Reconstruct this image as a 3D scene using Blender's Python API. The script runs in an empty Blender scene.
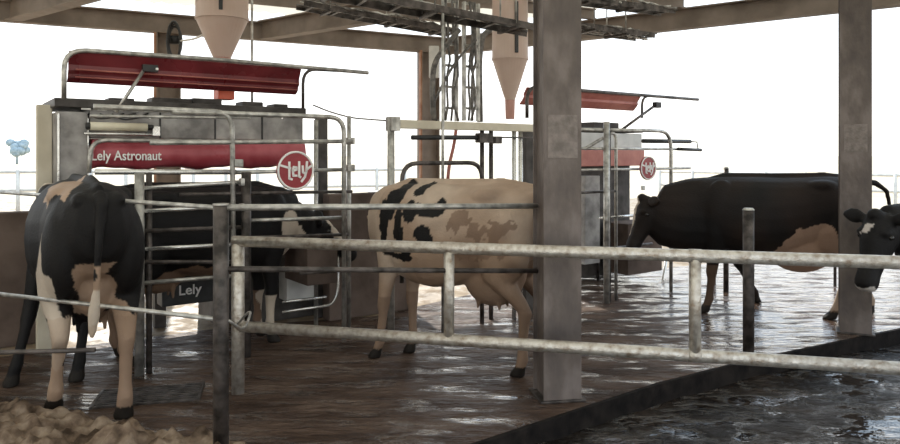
import bpy, bmesh, math, random
from mathutils import Vector, Matrix, noise
random.seed(7)
S = bpy.context.scene
C = S.collection
PI = math.pi

# ------------------------------------------------------------------ camera, world, sun, exposure
EYE = 1.6; F = 700.0; HOR = 155.0
cd = bpy.data.cameras.new('camera'); cam = bpy.data.objects.new('camera', cd); C.objects.link(cam)
cam.location = (0, 0, EYE); cam.rotation_euler = (PI/2, 0, 0)
cd.sensor_width = 36; cd.lens = 28; cd.shift_y = -(222-HOR)/900.0; cd.clip_end = 2000
S.camera = cam
S.view_settings.view_transform = 'Standard'; S.view_settings.look = 'None'
S.view_settings.gamma = 1; S.view_settings.use_curve_mapping = False
S.view_settings.exposure = 0.32

w = bpy.data.worlds.new('sky'); S.world = w; w.use_nodes = True
nt = w.node_tree; nt.nodes.clear()
tc = nt.nodes.new('ShaderNodeTexCoord'); sx = nt.nodes.new('ShaderNodeSeparateXYZ')
rp = nt.nodes.new('ShaderNodeValToRGB'); bg = nt.nodes.new('ShaderNodeBackground'); wo = nt.nodes.new('ShaderNodeOutputWorld')
nt.links.new(tc.outputs['Generated'], sx.inputs[0]); nt.links.new(sx.outputs['Z'], rp.inputs[0])
nt.links.new(rp.outputs[0], bg.inputs[0]); nt.links.new(bg.outputs[0], wo.inputs[0])
e = rp.color_ramp.elements
e[0].position = 0.0; e[0].color = (.93, .91, .82, 1)
e[1].position = 0.35; e[1].color = (.66, .82, 1.0, 1)
m_ = e.new(0.07); m_.color = (1.0, 1.0, .985, 1)
bg.inputs[1].default_value = 1.6

sl = bpy.data.lights.new('sun', 'SUN'); sun = bpy.data.objects.new('sun', sl); C.objects.link(sun)
sl.energy = 5.0; sl.angle = math.radians(1.0); sl.color = (1.0, .95, .86)
sd = Vector((-.27, .78, .60)).normalized()       # towards the sun: beyond the barn, a little left
sun.rotation_euler = sd.to_track_quat('Z', 'Y').to_euler(); sun.location = (0, 0, 12)

# ------------------------------------------------------------------ helpers
def q(px): return (px-450)/F
def P(px, py, d): return Vector((q(px)*d, d, EYE+(HOR-py)*d/F))
def G(px, py): d = EYE*F/(py-HOR); return Vector((q(px)*d, d, 0))

def mat(name, c1, c2=None, rough=.5, metal=0, scale=8, bump=0, bscale=None, rough2=None, stretch=(1,1,1), c3=None, contrast=(.35,.65), transl=0, detail=6):
    m = bpy.data.materials.new(name); m.use_nodes = True
    t = m.node_tree; n = t.nodes; L = t.links; b = n['Principled BSDF']
    b.inputs['Roughness'].default_value = rough; b.inputs['Metallic'].default_value = metal
    co = n.new('ShaderNodeTexCoord'); mp = n.new('ShaderNodeMapping'); mp.inputs['Scale'].default_value = stretch
    L.new(co.outputs['Object'], mp.inputs[0])
    ns = n.new('ShaderNodeTexNoise'); ns.inputs['Scale'].default_value = scale; ns.inputs['Detail'].default_value = detail
    L.new(mp.outputs[0], ns.inputs['Vector'])
    r = n.new('ShaderNodeValToRGB'); el = r.color_ramp.elements
    el[0].position = contrast[0]; el[1].position = contrast[1]
    el[0].color = (*c1, 1); el[1].color = (*(c2 or c1), 1)
    if c3: x = el.new(sum(contrast)/2); x.color = (*c3, 1)
    L.new(ns.outputs['Fac'], r.inputs[0]); L.new(r.outputs[0], b.inputs['Base Color'])
    if rough2 is not None:
        mr = n.new('ShaderNodeMapRange'); mr.inputs[1].default_value = .35; mr.inputs[2].default_value = .65
        mr.inputs[3].default_value = rough; mr.inputs[4].default_value = rough2
        n2 = n.new('ShaderNodeTexNoise'); n2.inputs['Scale'].default_value = scale*.6; n2.inputs['Detail'].default_value = 4
        L.new(mp.outputs[0], n2.inputs['Vector']); L.new(n2.outputs['Fac'], mr.inputs[0]); L.new(mr.outputs[0], b.inputs['Roughness'])
    if bump:
        n3 = n.new('ShaderNodeTexNoise'); n3.inputs['Scale'].default_value = bscale or scale*3; n3.inputs['Detail'].default_value = 8
        L.new(mp.outputs[0], n3.inputs['Vector'])
        bp = n.new('ShaderNodeBump'); bp.inputs['Strength'].default_value = bump; bp.inputs['Distance'].default_value = .02
        L.new(n3.outputs['Fac'], bp.inputs['Height']); L.new(bp.outputs[0], b.inputs['Normal'])
    if transl:
        b.inputs['Transmission Weight'].default_value = 0
        tr = n.new('ShaderNodeBsdfTranslucent'); tr.inputs[0].default_value = (*c1, 1)
        mx = n.new('ShaderNodeMixShader'); mx.inputs[0].default_value = transl
        L.new(b.outputs[0], mx.inputs[1]); L.new(tr.outputs[0], mx.inputs[2]); L.new(mx.outputs[0], n['Material Output'].inputs[0])
    return m

M = {}
M['galv'] = mat('galvanised_steel', (.28,.27,.25), (.60,.58,.54), rough=.34, metal=.75, scale=14, bump=.25, rough2=.55)
M['galv_worn'] = mat('worn_galvanised_steel', (.32,.25,.19), (.64,.60,.54), rough=.28, metal=.7, scale=26, bump=.3, rough2=.5, c3=(.50,.45,.39), contrast=(.28,.62), detail=8)
M['galv_dark'] = mat('dirty_dark_steel', (.03,.025,.022), (.13,.11,.10), rough=.4, metal=.5, scale=12, bump=.3, rough2=.65)
M['galv_bright'] = mat('clean_stainless_steel', (.55,.54,.52), (.75,.74,.71), rough=.25, metal=.8, scale=10, bump=.08)
M['column'] = mat('brown_painted_steel', (.09,.072,.066), (.20,.165,.15), rough=.6, metal=.1, scale=6, bump=.3, bscale=30, stretch=(1,1,.5), c3=(.13,.104,.091))
M['column_patch'] = mat('grey_repair_patch', (.15,.125,.11), (.25,.21,.19), rough=.6, scale=18, bump=.3)
M['beam'] = mat('brown_beam_paint', (.15,.115,.09), (.25,.20,.165), rough=.65, scale=3, bump=.15)
M['beam_flange'] = mat('pale_beam_flange', (.42,.37,.29), (.55,.49,.40), rough=.6, scale=5)
M['rust'] = mat('rusty_post', (.26,.11,.055), (.38,.21,.13), rough=.7, scale=6, bump=.2)
M['roof'] = mat('cream_roof_sheet', (.74,.68,.56), (.82,.77,.66), rough=.6, scale=2, transl=.45)
M['red'] = mat('dark_red_plastic', (.12,.014,.018), (.19,.026,.032), rough=.22, scale=4, rough2=.4)
M['redband'] = mat('red_cover_plastic', (.33,.045,.06), (.46,.10,.12), rough=.25, scale=5, rough2=.5, bump=.15, bscale=8)
M['signred'] = mat('sign_red', (.26,.02,.03), (.33,.035,.045), rough=.35, scale=9)
M['redpale'] = mat('pale_red_plastic', (.36,.10,.08), (.50,.18,.14), rough=.4, scale=5)  # lighter red than the main lid plastic
M['white'] = mat('white_lettering', (.86,.84,.82), rough=.5)
M['panel'] = mat('grey_plastic_panel', (.16,.15,.145), (.42,.40,.385), rough=.5, scale=5, bump=.15)
M['panel_light'] = mat('light_grey_panel', (.5,.5,.48), (.66,.65,.63), rough=.4, scale=5)
M['darkhouse'] = mat('dark_grey_housing', (.05,.045,.042), (.11,.10,.095), rough=.5, scale=6, bump=.15)
M['black'] = mat('black_rubber', (.010,.010,.011), (.03,.03,.03), rough=.5, scale=10)
M['cream'] = mat('cream_plastic', (.62,.56,.42), (.74,.69,.55), rough=.5, scale=5)
M['creampost'] = mat('cream_painted_post', (.55,.49,.38), (.66,.60,.48), rough=.6, scale=5)
M['hopper'] = mat('beige_hopper_plastic', (.66,.50,.42), (.74,.60,.52), rough=.45, scale=3, transl=.25)
M['hopper_neck'] = mat('pink_rubber_boot', (.42,.20,.16), (.5,.27,.22), rough=.6, scale=4)
M['orange'] = mat('orange_red_plastic', (.60,.10,.05), (.65,.14,.08), rough=.5)
M['bluebox'] = mat('pale_blue_metal', (.45,.52,.58), (.6,.66,.7), rough=.35, metal=.3)
M['cable'] = mat('grey_cable', (.06,.055,.05), (.22,.20,.18), rough=.6, scale=20)
M['wall'] = mat('brown_stained_concrete', (.085,.062,.052), (.16,.12,.10), rough=.8, scale=3, bump=.3)
M['fencewhite'] = mat('pale_fence_paint', (.55,.52,.47), (.7,.67,.6), rough=.6)
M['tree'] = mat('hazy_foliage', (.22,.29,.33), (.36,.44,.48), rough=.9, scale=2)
M['hoof'] = mat('dark_hoof_horn', (.02,.016,.013), (.05,.04,.032), rough=.6)
M['eye'] = mat('dark_glossy_eye', (.01,.008,.006), rough=.08)
M['tag'] = mat('white_ear_tag', (.8,.8,.74), rough=.5)

def ground_mat(name, cols, lowr, highr, bump, wet_scale, stretch=(1,1,1), rot=0, puddle=.5, wetx=None, fine=16, dist=.05, spec=(.5,.3)):
    m = bpy.data.materials.new(name); m.use_nodes = True
    t = m.node_tree; n = t.nodes; L = t.links; b = n['Principled BSDF']
    co = n.new('ShaderNodeTexCoord'); mp = n.new('ShaderNodeMapping'); mp.inputs['Scale'].default_value = stretch; mp.inputs['Rotation'].default_value = (0,0,rot)
    L.new(co.outputs['Object'], mp.inputs[0])
    def noise_(sc, det=8, ro=.6):
        x = n.new('ShaderNodeTexNoise'); x.inputs['Scale'].default_value = sc; x.inputs['Detail'].default_value = det; x.inputs['Roughness'].default_value = ro
        L.new(mp.outputs[0], x.inputs[0]); return x.outputs['Fac']
    def math_(op, a, b_=None):
        x = n.new('ShaderNodeMath'); x.operation = op
        for i, v in enumerate((a, b_)):
            if v is None: continue
            if isinstance(v, (int,float)): x.inputs[i].default_value = v
            else: L.new(v, x.inputs[i])
        return x.outputs[0]
    def rng(v, a, b_, c, d):
        x = n.new('ShaderNodeMapRange'); x.inputs[1].default_value = a; x.inputs[2].default_value = b_; x.inputs[3].default_value = c; x.inputs[4].default_value = d
        L.new(v, x.inputs[0]); return x.outputs[0]
    r = n.new('ShaderNodeValToRGB'); el = r.color_ramp.elements
    el[0].position = .35; el[0].color = (*cols[0],1); el[1].position = .68; el[1].color = (*cols[2],1)
    x = el.new(.5); x.color = (*cols[1],1)
    L.new(noise_(2.2, 10, .65), r.inputs[0]); L.new(r.outputs[0], b.inputs['Base Color'])
    wet = noise_(wet_scale, 6)
    if wetx:            # standing water gathers in the low right-hand part of the slab
        sp = n.new('ShaderNodeSeparateXYZ'); L.new(co.outputs['Object'], sp.inputs[0])
        wet = math_('SUBTRACT', wet, rng(sp.outputs['X'], wetx[0], wetx[1], 0, wetx[2]))
    L.new(rng(wet, puddle-.04, puddle+.06, lowr, highr), b.inputs['Roughness'])
    L.new(rng(wet, puddle-.04, puddle+.05, spec[0], spec[1]), b.inputs['Specular IOR Level'])
    amp = rng(wet, puddle-.06, puddle+.10, .25, 1)
    h = math_('ADD', math_('MULTIPLY', noise_(fine, 3, .5), .7), math_('MULTIPLY', noise_(fine*.35, 3, .5), 1.3))
    bp = n.new('ShaderNodeBump'); bp.inputs['Strength'].default_value = bump; bp.inputs['Distance'].default_value = dist
    L.new(math_('MULTIPLY', h, amp), bp.inputs['Height']); L.new(bp.outputs[0], b.inputs['Normal'])
    return m
M['floor'] = ground_mat('wet_brown_concrete', [(.040,.024,.017),(.085,.055,.041),(.15,.105,.08)], .05, .50, .9, 3.6, stretch=(.6,1.7,1), rot=.12, puddle=.425, wetx=(1.6,2.7,.15), fine=16, spec=(1.0,.12))
M['alley'] = ground_mat('black_slurry', [(.008,.006,.005),(.020,.015,.012),(.055,.042,.034)], .04, .45, .75, 3.6, stretch=(.8,1.4,1), puddle=.51, fine=13, dist=.06, spec=(1.0,.15))
M['field'] = mat('pale_dry_ground', (.42,.34,.23), (.58,.49,.36), rough=.9, scale=.35, contrast=(.3,.7))
M['kerbdark'] = mat('dark_kerb', (.006,.005,.005), (.02,.016,.014), rough=.85, scale=8, bump=.3)  # near-black kerb face, slightly mottled
M['yard'] = ground_mat('pale_yard_concrete', [(.20,.145,.09),(.28,.21,.14),(.38,.31,.22)], .5, .8, .3, 3.0)  # paler tan than the wet slab
M['mud'] = mat('lumpy_mud_bedding', (.05,.033,.022), (.30,.23,.17), rough=.8, scale=9, bump=.7, bscale=25, c3=(.17,.12,.085))

for k_ in ('kerbdark','mud','wall','darkhouse'): M[k_].node_tree.nodes['Principled BSDF'].inputs['Specular IOR Level'].default_value = .12
# -- geometry builders
def new_obj(name, bm, m=None, parent=None, smooth=False, loc=None):
    me = bpy.data.meshes.new(name)
    bmesh.ops.recalc_face_normals(bm, faces=bm.faces)
    bm.to_mesh(me); bm.free()
    if m is not None: me.materials.append(m)
    if smooth:
        for p in me.polygons: p.use_smooth = True
    o = bpy.data.objects.new(name, me); C.objects.link(o)
    if parent is not None: o.parent = parent
    if loc is not None: o.location = loc
    return o
def tag(o, label, cat, group=None):
    o['label'] = label; o['category'] = cat
    if group: o['group'] = group
    return o
def empty(name, loc, rz=0, label=None, cat=None, group=None):
    o = bpy.data.objects.new(name, None); C.objects.link(o); o.location = loc; o.rotation_euler = (0,0,rz); o.empty_display_size = .1
    if label: tag(o, label, cat, group)
    return o
def struct(o): o['kind'] = 'structure'; return o
def BM(): return bmesh.new()

def add_box(bm, c, s, rot=None, bev=0):
    g = bmesh.ops.create_cube(bm, size=1)['verts']
    mx = Matrix.Translation(Vector(c)) @ (rot.to_4x4() if rot is not None else Matrix()) @ Matrix.Diagonal((*s,1))
    bmesh.ops.transform(bm, matrix=mx, verts=g)
    if bev:
        ed = set()
        for v in g: ed.update(v.link_edges)
        bmesh.ops.bevel(bm, geom=list(ed), offset=bev, segments=2, affect='EDGES', profile=.7)
def frame_rot(d):
    d = d.normalized(); up = Vector((0,0,1)) if abs(d.z) < .95 else Vector((1,0,0))
    x = up.cross(d).normalized(); y = d.cross(x); return x, y
def add_loft(bm, pts, radii, seg=12, cap=True, ups=None):
    """tube through pts; radii entries are r or (rx, ry)"""
    pts = [Vector(p) for p in pts]; rings = []
    px = None
    for i, p in enumerate(pts):
        a = pts[max(i-1,0)]; b = pts[min(i+1,len(pts)-1)]; d = (b-a).normalized()
        if px is None: x, y = frame_rot(d)
        else:
            x = (px - d*px.dot(d)).normalized(); y = d.cross(x)
        px = x
        r = radii[i] if isinstance(radii,(list,tuple)) else radii
        rx, ry = r if isinstance(r,(list,tuple)) else (r, r)
        rings.append([bm.verts.new(p + x*rx*math.cos(2*PI*k/seg) + y*ry*math.sin(2*PI*k/seg)) for k in range(seg)])
    for a, b in zip(rings, rings[1:]):
        for k in range(seg): bm.faces.new((a[k], a[(k+1)%seg], b[(k+1)%seg], b[k]))
    if cap: bm.faces.new(rings[0][::-1]); bm.faces.new(rings[-1])
def bend(pts, r, n=5):
    """round the corners of a polyline"""
    pts = [Vector(p) for p in pts]; out = [pts[0]]
    for a, b, c in zip(pts, pts[1:], pts[2:]):
        u = (a-b); v = (c-b); l = min(r, u.length*.48, v.length*.48); u = b+u.normalized()*l; v = b+v.normalized()*l
        for k in range(n+1):
            t = k/n; out.append(u*(1-t)**2 + b*2*t*(1-t) + v*t*t)
    out.append(pts[-1]); return out
def tube(name, pts, r, m, parent=None, seg=12, rnd=0):
    bm = BM(); add_loft(bm, bend(pts, rnd) if rnd else pts, r, seg); return new_obj(name, bm, m, parent, True)
def box(name, c, s, m, parent=None, rz=0, bev=.006, rot=None):
    bm = BM(); add_box(bm, c, s, rot if rot is not None else Matrix.Rotation(rz,3,'Z'), bev); return new_obj(name, bm, m, parent)
def add_ell(bm, c, s, rot=None, sub=3):
    g = bmesh.ops.create_icosphere(bm, subdivisions=sub, radius=1)['verts']
    bmesh.ops.transform(bm, matrix=Matrix.Translation(Vector(c)) @ (rot.to_4x4() if rot is not None else Matrix()) @ Matrix.Diagonal((*s,1)), verts=g)
def beam_between(bm, a, b, wd, ht, bev=0):
    a = Vector(a); b = Vector(b); d = (b-a); L = d.length; d.normalize()
    x = Vector((0,0,1)).cross(d)
    x = x.normalized() if x.length > 1e-4 else Vector((1,0,0)); z = d.cross(x)
    rot = Matrix((x, d, z)).transposed(); rot = Matrix(((x.x,d.x,z.x),(x.y,d.y,z.y),(x.z,d.z,z.z)))
    add_box(bm, (a+b)/2, (wd, L, ht), rot, bev)
def ibeam(bm, a, b, wd, ht, tf=.018, tw=.012):
    up = Vector((0,0,ht/2-tf/2)); a = Vector(a); b = Vector(b)
    beam_between(bm, a+up, b+up, wd, tf); beam_between(bm, a-up, b-up, wd, tf); beam_between(bm, a, b, tw, ht-2*tf+.004)

# ------------------------------------------------------------------ setting: ground, slab, kerb, walls
kerb = [(-1.2, 3.02), (.11, 3.88), (.72, 4.36), (1.45, 4.92), (2.3, 5.46), (4.2, 6.50), (8.5, 9.25), (12, 11.6)]
# the field all round
bm = BM()
vs = [bm.verts.new(v) for v in ((-600,-100,-.22),(600,-100,-.22),(600,1200,-.22),(-600,1200,-.22))]; bm.faces.new(vs)
struct(new_obj('ground', bm, M['field']))
# raised slab under the robots, edge follows the kerb line
bm = BM()
far = [(12,14.6), (1.3,9.0), (.2,8.0), (-.75,6.95), (-2.0,6.55), (-12,.2)]
poly = [(-12,-2)] + [(-6, -.4)] + kerb + far
top = [bm.verts.new((x,y,0)) for x,y in poly]; bot = [bm.verts.new((x,y,-.25)) for x,y in poly]
bm.faces.new(top); bm.faces.new(bot[::-1])
for i in range(len(poly)):
    j = (i+1)%len(poly); bm.faces.new((top[i], bot[i], bot[j], top[j]))
struct(new_obj('floor', bm, M['floor']))
bm = BM()
top = [bm.verts.new((x,y,-.004)) for x,y in [(12,14.6),(12,26),(-30,26),(-30,.2)]+far[::-1]]; bm.faces.new(top)
struct(new_obj('floor', bm, M['yard']))
# lower alley
bm = BM(); n = 90
def alley_z(x,y): return -.135+.03*noise.noise(Vector((x*1.3,y*1.3,0)))+.022*noise.noise(Vector((x*5,y*5,3)))
grid = [[bm.verts.new((-3+ i*15/n, -1+j*13/n, alley_z(-3+i*15/n, -1+j*13/n))) for j in range(n+1)] for i in range(n+1)]
for i in range(n):
    for j in range(n): bm.faces.new((grid[i][j],grid[i+1][j],grid[i+1][j+1],grid[i][j+1]))
struct(new_obj('floor', bm, M['alley'], smooth=True))
# dark kerb lip along the slab edge
bm = BM()
for a, b in zip(kerb, kerb[1:]): beam_between(bm, (a[0]+.008,a[1]-.012,-.125), (b[0]+.008,b[1]-.012,-.125), .03, .248, .006)
struct(new_obj('trim_1', bm, M['kerbdark']))

U = Vector((math.cos(math.radians(36)), math.sin(math.radians(36)), 0)); V = Vector((-U.y, U.x, 0)); RZ = math.radians(36)
class Rob:
    def __init__(s, ox, oy): s.o = Vector((ox, oy, 0))
    def f(s, px, py, w=0):
        Q = q(px); o = s.o + V*w
        t = (Q*o.y - o.x)/(U.x - Q*U.y); d = o.y + t*U.y
        return Vector((t, w, EYE+(HOR-py)*d/F))
    def s_at(s, px, w=0): return s.f(px, HOR, w).x
A = Rob(-.94, 6.05); B = Rob(3.05, 8.6)

def wld(R, s, w, z=0): return R.o + U*s + V*w + Vector((0,0,z))
# low walls beyond the robots
def low_wall(name, a, b, h, t=.15):
    bm = BM(); beam_between(bm, (a.x,a.y,h/2), (b.x,b.y,h/2), t, h, .015); return struct(new_obj(name, bm, M['wall']))
low_wall('wall_left', wld(A,-6,1.5), wld(A,A.s_at(46,1.5),1.5), 1.12)
low_wall('wall_back', wld(A,.22,.75), wld(A,1.15,.75), 1.22)

# ------------------------------------------------------------------ roof: columns, beams, purlins, sheet
E0 = Vector((-3.8, 9.4, 0)); EC = Vector((.04, 11.36, 0)); ed = (EC-E0).normalized()
rd = Vector((.8, -.6, 0))
eaveL = E0 - ed*7; ZB = 3.25
bm = BM(); ibeam(bm, eaveL+Vector((0,0,ZB+.11)), EC+Vector((0,0,ZB+.11)), .12, .26)
tag(new_obj('eave_beam', bm, M['beam']), 'long brown steel eave beam running behind both milking stalls under the roof', 'beam')
bm = BM(); ibeam(bm, EC+Vector((0,0,ZB+.12)), EC+rd*14+Vector((0,0,ZB+.12)), .14, .27)
tag(new_obj('rafter_beam', bm, M['beam']), 'brown steel roof beam rising to the right against white sky behind the right column', 'beam')
for k, lab in ((3.05, 'brown roof beam above and behind the white cable tray between the two feed hoppers'), (6.1, 'brown roof beam crossing over the left feed hopper')):
    bm = BM(); a = EC - ed*k + Vector((0,0,ZB+.12)); ibeam(bm, a, a+rd*13, .16, .27)
    tag(new_obj('rafter_beam', bm, M['beam']), lab, 'beam')
for k in range(1, 5):
    # purlins run parallel to the eave, clipped where they meet the right-hand rafter
    off = rd*(1.25*k)
    bm = BM(); ibeam(bm, eaveL+off+Vector((0,0,ZB+.33)), EC+off+Vector((0,0,ZB+.33)), .07, .15)
    tag(new_obj('purlin', bm, M['beam']), ['', 'brown roof purlin nearest the eave, under the cream roof sheet', 'second brown roof purlin in from the eave, above the cable tray', 'third brown roof purlin in from the eave, at the top of the picture', 'fourth brown roof purlin in from the eave, at the very top right'][k], 'beam', 'roof purlins')
# roof sheet, corrugated across, standing on the purlins
bm = BM(); nx = 220
a0 = EC+ed*.15; span = 22
def rs(i, t): return a0 - ed*(i*span/nx) + rd*t + Vector((0,0,ZB+.43+.016*math.cos(i*PI)))
prev = None
for i in range(nx+1):
    cur = [bm.verts.new(rs(i, t)) for t in (-.25, 1.1, 2.2, 14)]
    if prev:
        for k in range(3): bm.faces.new((prev[k], cur[k], cur[k+1], prev[k+1]))
    prev = cur
struct(new_obj('ceiling', bm, M['roof']))

def column(c, wx, wy, h, m, label, rz=0.0, patch=None):
    e_ = empty('steel_column', (c[0], c[1], 0), rz, label, 'column')
    bm = BM(); t = .016
    # H section: two flanges and a web, flange face towards the camera
    add_box(bm, (0, -wy/2+t/2, h/2), (wx, t, h), None, .003); add_box(bm, (0, wy/2-t/2, h/2), (wx, t, h), None, .003)
    add_box(bm, (0, 0, h/2), (wx*.82, wy-2*t+.004, h))
    new_obj('shaft', bm, m, e_)
    box('base_plate', (0,0,.008), (wx+.05, wy+.04, .016), M['galv_dark'], e_)
    if patch: 
        bm = BM(); add_box(bm, (patch[0], -wy/2-.002, patch[1]), (patch[2], .004, patch[3])); new_obj('patch', bm, M['column_patch'], e_)
    return e_
cc = G(559.5, 402); column((cc.x, cc.y+.12), .255, .25, ZB+.3, M['column'], 'thick brown steel column in the middle, behind the near pipe railing', rz=.16, patch=(.0,1.72,.20,.28))
cc = G(866, 337); column((cc.x, cc.y+.17), .25, .20, ZB+.3, M['column'], 'brown steel column at right, beside the black cow looking in', rz=-.45, patch=(.0,1.75,.18,.25))
def far_column(px, d, label, lean=0):
    e_ = empty('eave_column', (q(px)*d, d, -.0), math.radians(27), label, 'column')
    bm = BM(); add_box(bm, (.02,0,ZB/2), (.30,.012,ZB)); add_box(bm, (.17,0,ZB/2), (.016,.2,ZB)); add_box(bm, (-.12,0,ZB/2), (.016,.2,ZB)); new_obj('shaft', bm, M['beam'], e_)
    bm = BM(); add_box(bm, (-.14,-.06,ZB/2), (.03,.07,ZB)); new_obj('flange', bm, M['rust'], e_)
    return e_
far_column(166, 9.43, 'brown eave column behind the left feed hopper')
far_column(427, 11.15, 'rust edged eave column left of the hanging cable ladders')

# ------------------------------------------------------------------ near pipe railing and left pipe fence
rz0 = 0
L0 = P(238, 241, 4.70); R0 = P(985, 264.7, 3.67); L1 = P(238, 326, 4.70); R1 = P(985, 373.4, 3.67)
zt = 1.022; zb = .452
for v in (L0,R0): v.z = zt
for v in (L1,R1): v.z = zb
ra = empty('pipe_railing', (L0.x, L0.y, 0), 0, 'worn galvanised two-rail pipe railing across the foreground', 'railing')
o0 = Vector((L0.x, L0.y, 0))
tube('top_rail', [L0-o0+Vector((-.03,0,0)), R0-o0], .037, M['galv_worn'], ra, 16)
tube('bottom_rail', [L1-o0+Vector((-.02,0,0)), R1-o0], .037, M['galv_worn'], ra, 16)
dr = (R0-L0)
def rail_at(px):
    Q = q(px); t = (Q*L0.y-L0.x)/(dr.x-Q*dr.y); return Vector((L0.x+t*dr.x, L0.y+t*dr.y, 0))
for px in (449, 695): 
    p = rail_at(px)-o0; tube('post', [p+Vector((0,0,zb)), p+Vector((0,0,zt))], .034, M['galv_worn'], ra, 14)
tube('post', [(0,0,0), (0,0,zt+.02)], .042, M['galv_worn'], ra, 14)
p = rail_at(955)-o0; tube('post', [p+Vector((0,0,-.16)), p+Vector((0,0,zt))], .037, M['galv_worn'], ra, 14)
for px in (449, 695):
    p = rail_at(px)-o0
    d_ = dr.normalized()
    for z_ in (zb, zt): tube('clamp', [p+Vector((0,0,z_))-d_*.035, p+Vector((0,0,z_))+d_*.035], .039, M['galv_worn'], ra, 14)

FP = Vector((q(221)*3.72, 3.72, 0))
fe = empty('pipe_fence', FP, 0, 'slim pipe fence and grey post in front of the black cow seen from behind', 'fence')
tube('post', [(0,0,0),(0,0,EYE-50*3.72/F)], .041, M['galv_dark'], fe, 16)
bm = BM(); add_loft(bm, [(0,0,EYE-50*3.72/F),(0,0,EYE-48.5*3.72/F)], .043, 16); new_obj('post_cap', bm, M['galv'], fe)
zh = EYE-52.5*3.72/F; zl = EYE-164*3.72/F
def fence_pt(px, z, py): d = (EYE-z)*F/(py-HOR); return Vector((q(px)*d, d, z))
a = fence_pt(-30, zh, 190); tube('rail', [Vector((0,0,zh))+Vector((-.03,0,0)), a-FP], .013, M['galv'], fe)
a = fence_pt(-30, zl, 290.5); tube('rail', [Vector((0,0,zl))+Vector((-.03,0,0)), a-FP], .013, M['galv'], fe)
def P_(px,py,d): return P(px,py,d)
CL = G(558,402)+Vector((-.14,.14,0))
tube('rail', [Vector((.03,0,zh)), P(537,206,CL.y)-FP], .018, M['galv'], fe)
tube('rail', [Vector((.03,0,P(228,269,3.72).z)), P(537,271,CL.y)-FP], .016, M['galv_dark'], fe)
# tie wire between fence post and railing
bm = BM(); add_loft(bm, bend([Vector((.04,.0,.72)), Vector((.05,.25,.60)), Vector((.0,.6,.66)), Vector((q(236)*4.64,4.64,.47))-FP],.2), .008, 6); new_obj('tie_wire', bm, M['galv'], fe, True)
a = G(-60, 400)
lb = P(-40, 353.5, 4.12); rb = P(95, 350, 4.12)
tube('loose_bar', [lb-FP, rb-FP], .014, M['galv_dark'], fe)
tube('post', [Vector((lb.x,lb.y,0))-FP, Vector((a.x*0+lb.x,lb.y,1.35))-FP], .035, M['galv_dark'], fe)

def bollard(name, px, py_foot, py_top, r, m, label, cat='post'):
    g = G(px, py_foot); h = EYE-(py_top-HOR)*g.y/F
    e_ = empty(name, (g.x,g.y,0), 0, label, cat)
    tube('tube', [(0,0,0),(0,0,h)], r, m, e_, 16)
    bm = BM(); add_loft(bm, [(0,0,h-.004),(0,0,h+.012)], [r*1.08, r*.8], 16); new_obj('cap', bm, M['galv'], e_)
    return e_
bollard('steel_post', 748.5, 352, 209.5, .044, M['galv_dark'], 'short dark steel post standing right of the railing upright')
bollard('steel_post', 726, 292, 168, .03, M['galv_dark'], 'thin dark far post behind the brown-black cow')

# ------------------------------------------------------------------ cows
def ellipse_ring(bm, c, fwd, hh, hw, seg=20, pw=2.3):
    f = fwd.normalized(); side = Vector((0,0,1)).cross(f).normalized(); up = f.cross(side)
    out = []
    for k in range(seg):
        a = 2*PI*k/seg; ca, sa = math.cos(a), math.sin(a)
        x = abs(ca)**(2/pw)*(1 if ca>=0 else -1); y = abs(sa)**(2/pw)*(1 if sa>=0 else -1)
        out.append(bm.verts.new(c + side*hw*x + up*hh*y))
    return out
def loft_rings(bm, rings):
    for a, b in zip(rings, rings[1:]):
        n_ = len(a)
        for k in range(n_): bm.faces.new((a[k], a[(k+1)%n_], b[(k+1)%n_], b[k]))
    bm.faces.new(rings[0][::-1]); bm.faces.new(rings[-1])

coat = bpy.data.materials.new('cow_coat'); coat.use_nodes = True
t = coat.node_tree; n = t.nodes; b = n['Principled BSDF']; b.inputs['Roughness'].default_value = .62
at = n.new('ShaderNodeAttribute'); at.attribute_name = 'coat'
ns = n.new('ShaderNodeTexNoise'); ns.inputs['Scale'].default_value = 60; ns.inputs['Detail'].default_value = 5
n5 = n.new('ShaderNodeTexNoise'); n5.inputs['Scale'].default_value = 7; n5.inputs['Detail'].default_value = 5
co = n.new('ShaderNodeTexCoord'); t.links.new(co.outputs['Object'], ns.inputs[0]); t.links.new(co.outputs['Object'], n5.inputs[0])
mr = n.new('ShaderNodeMapRange'); mr.inputs[3].default_value = .72; mr.inputs[4].default_value = 1.2; t.links.new(n5.outputs['Fac'], mr.inputs[0])
mx = n.new('ShaderNodeVectorMath'); mx.operation = 'SCALE'; t.links.new(at.outputs['Color'], mx.inputs[0]); t.links.new(mr.outputs[0], mx.inputs['Scale'])
t.links.new(mx.outputs[0], b.inputs['Base Color'])
bp = n.new('ShaderNodeBump'); bp.inputs['Strength'].default_value = .35; bp.inputs['Distance'].default_value = .01
t.links.new(ns.outputs['Fac'], bp.inputs['Height']); t.links.new(bp.outputs[0], b.inputs['Normal'])
b.inputs['Specular IOR Level'].default_value = .22

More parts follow.
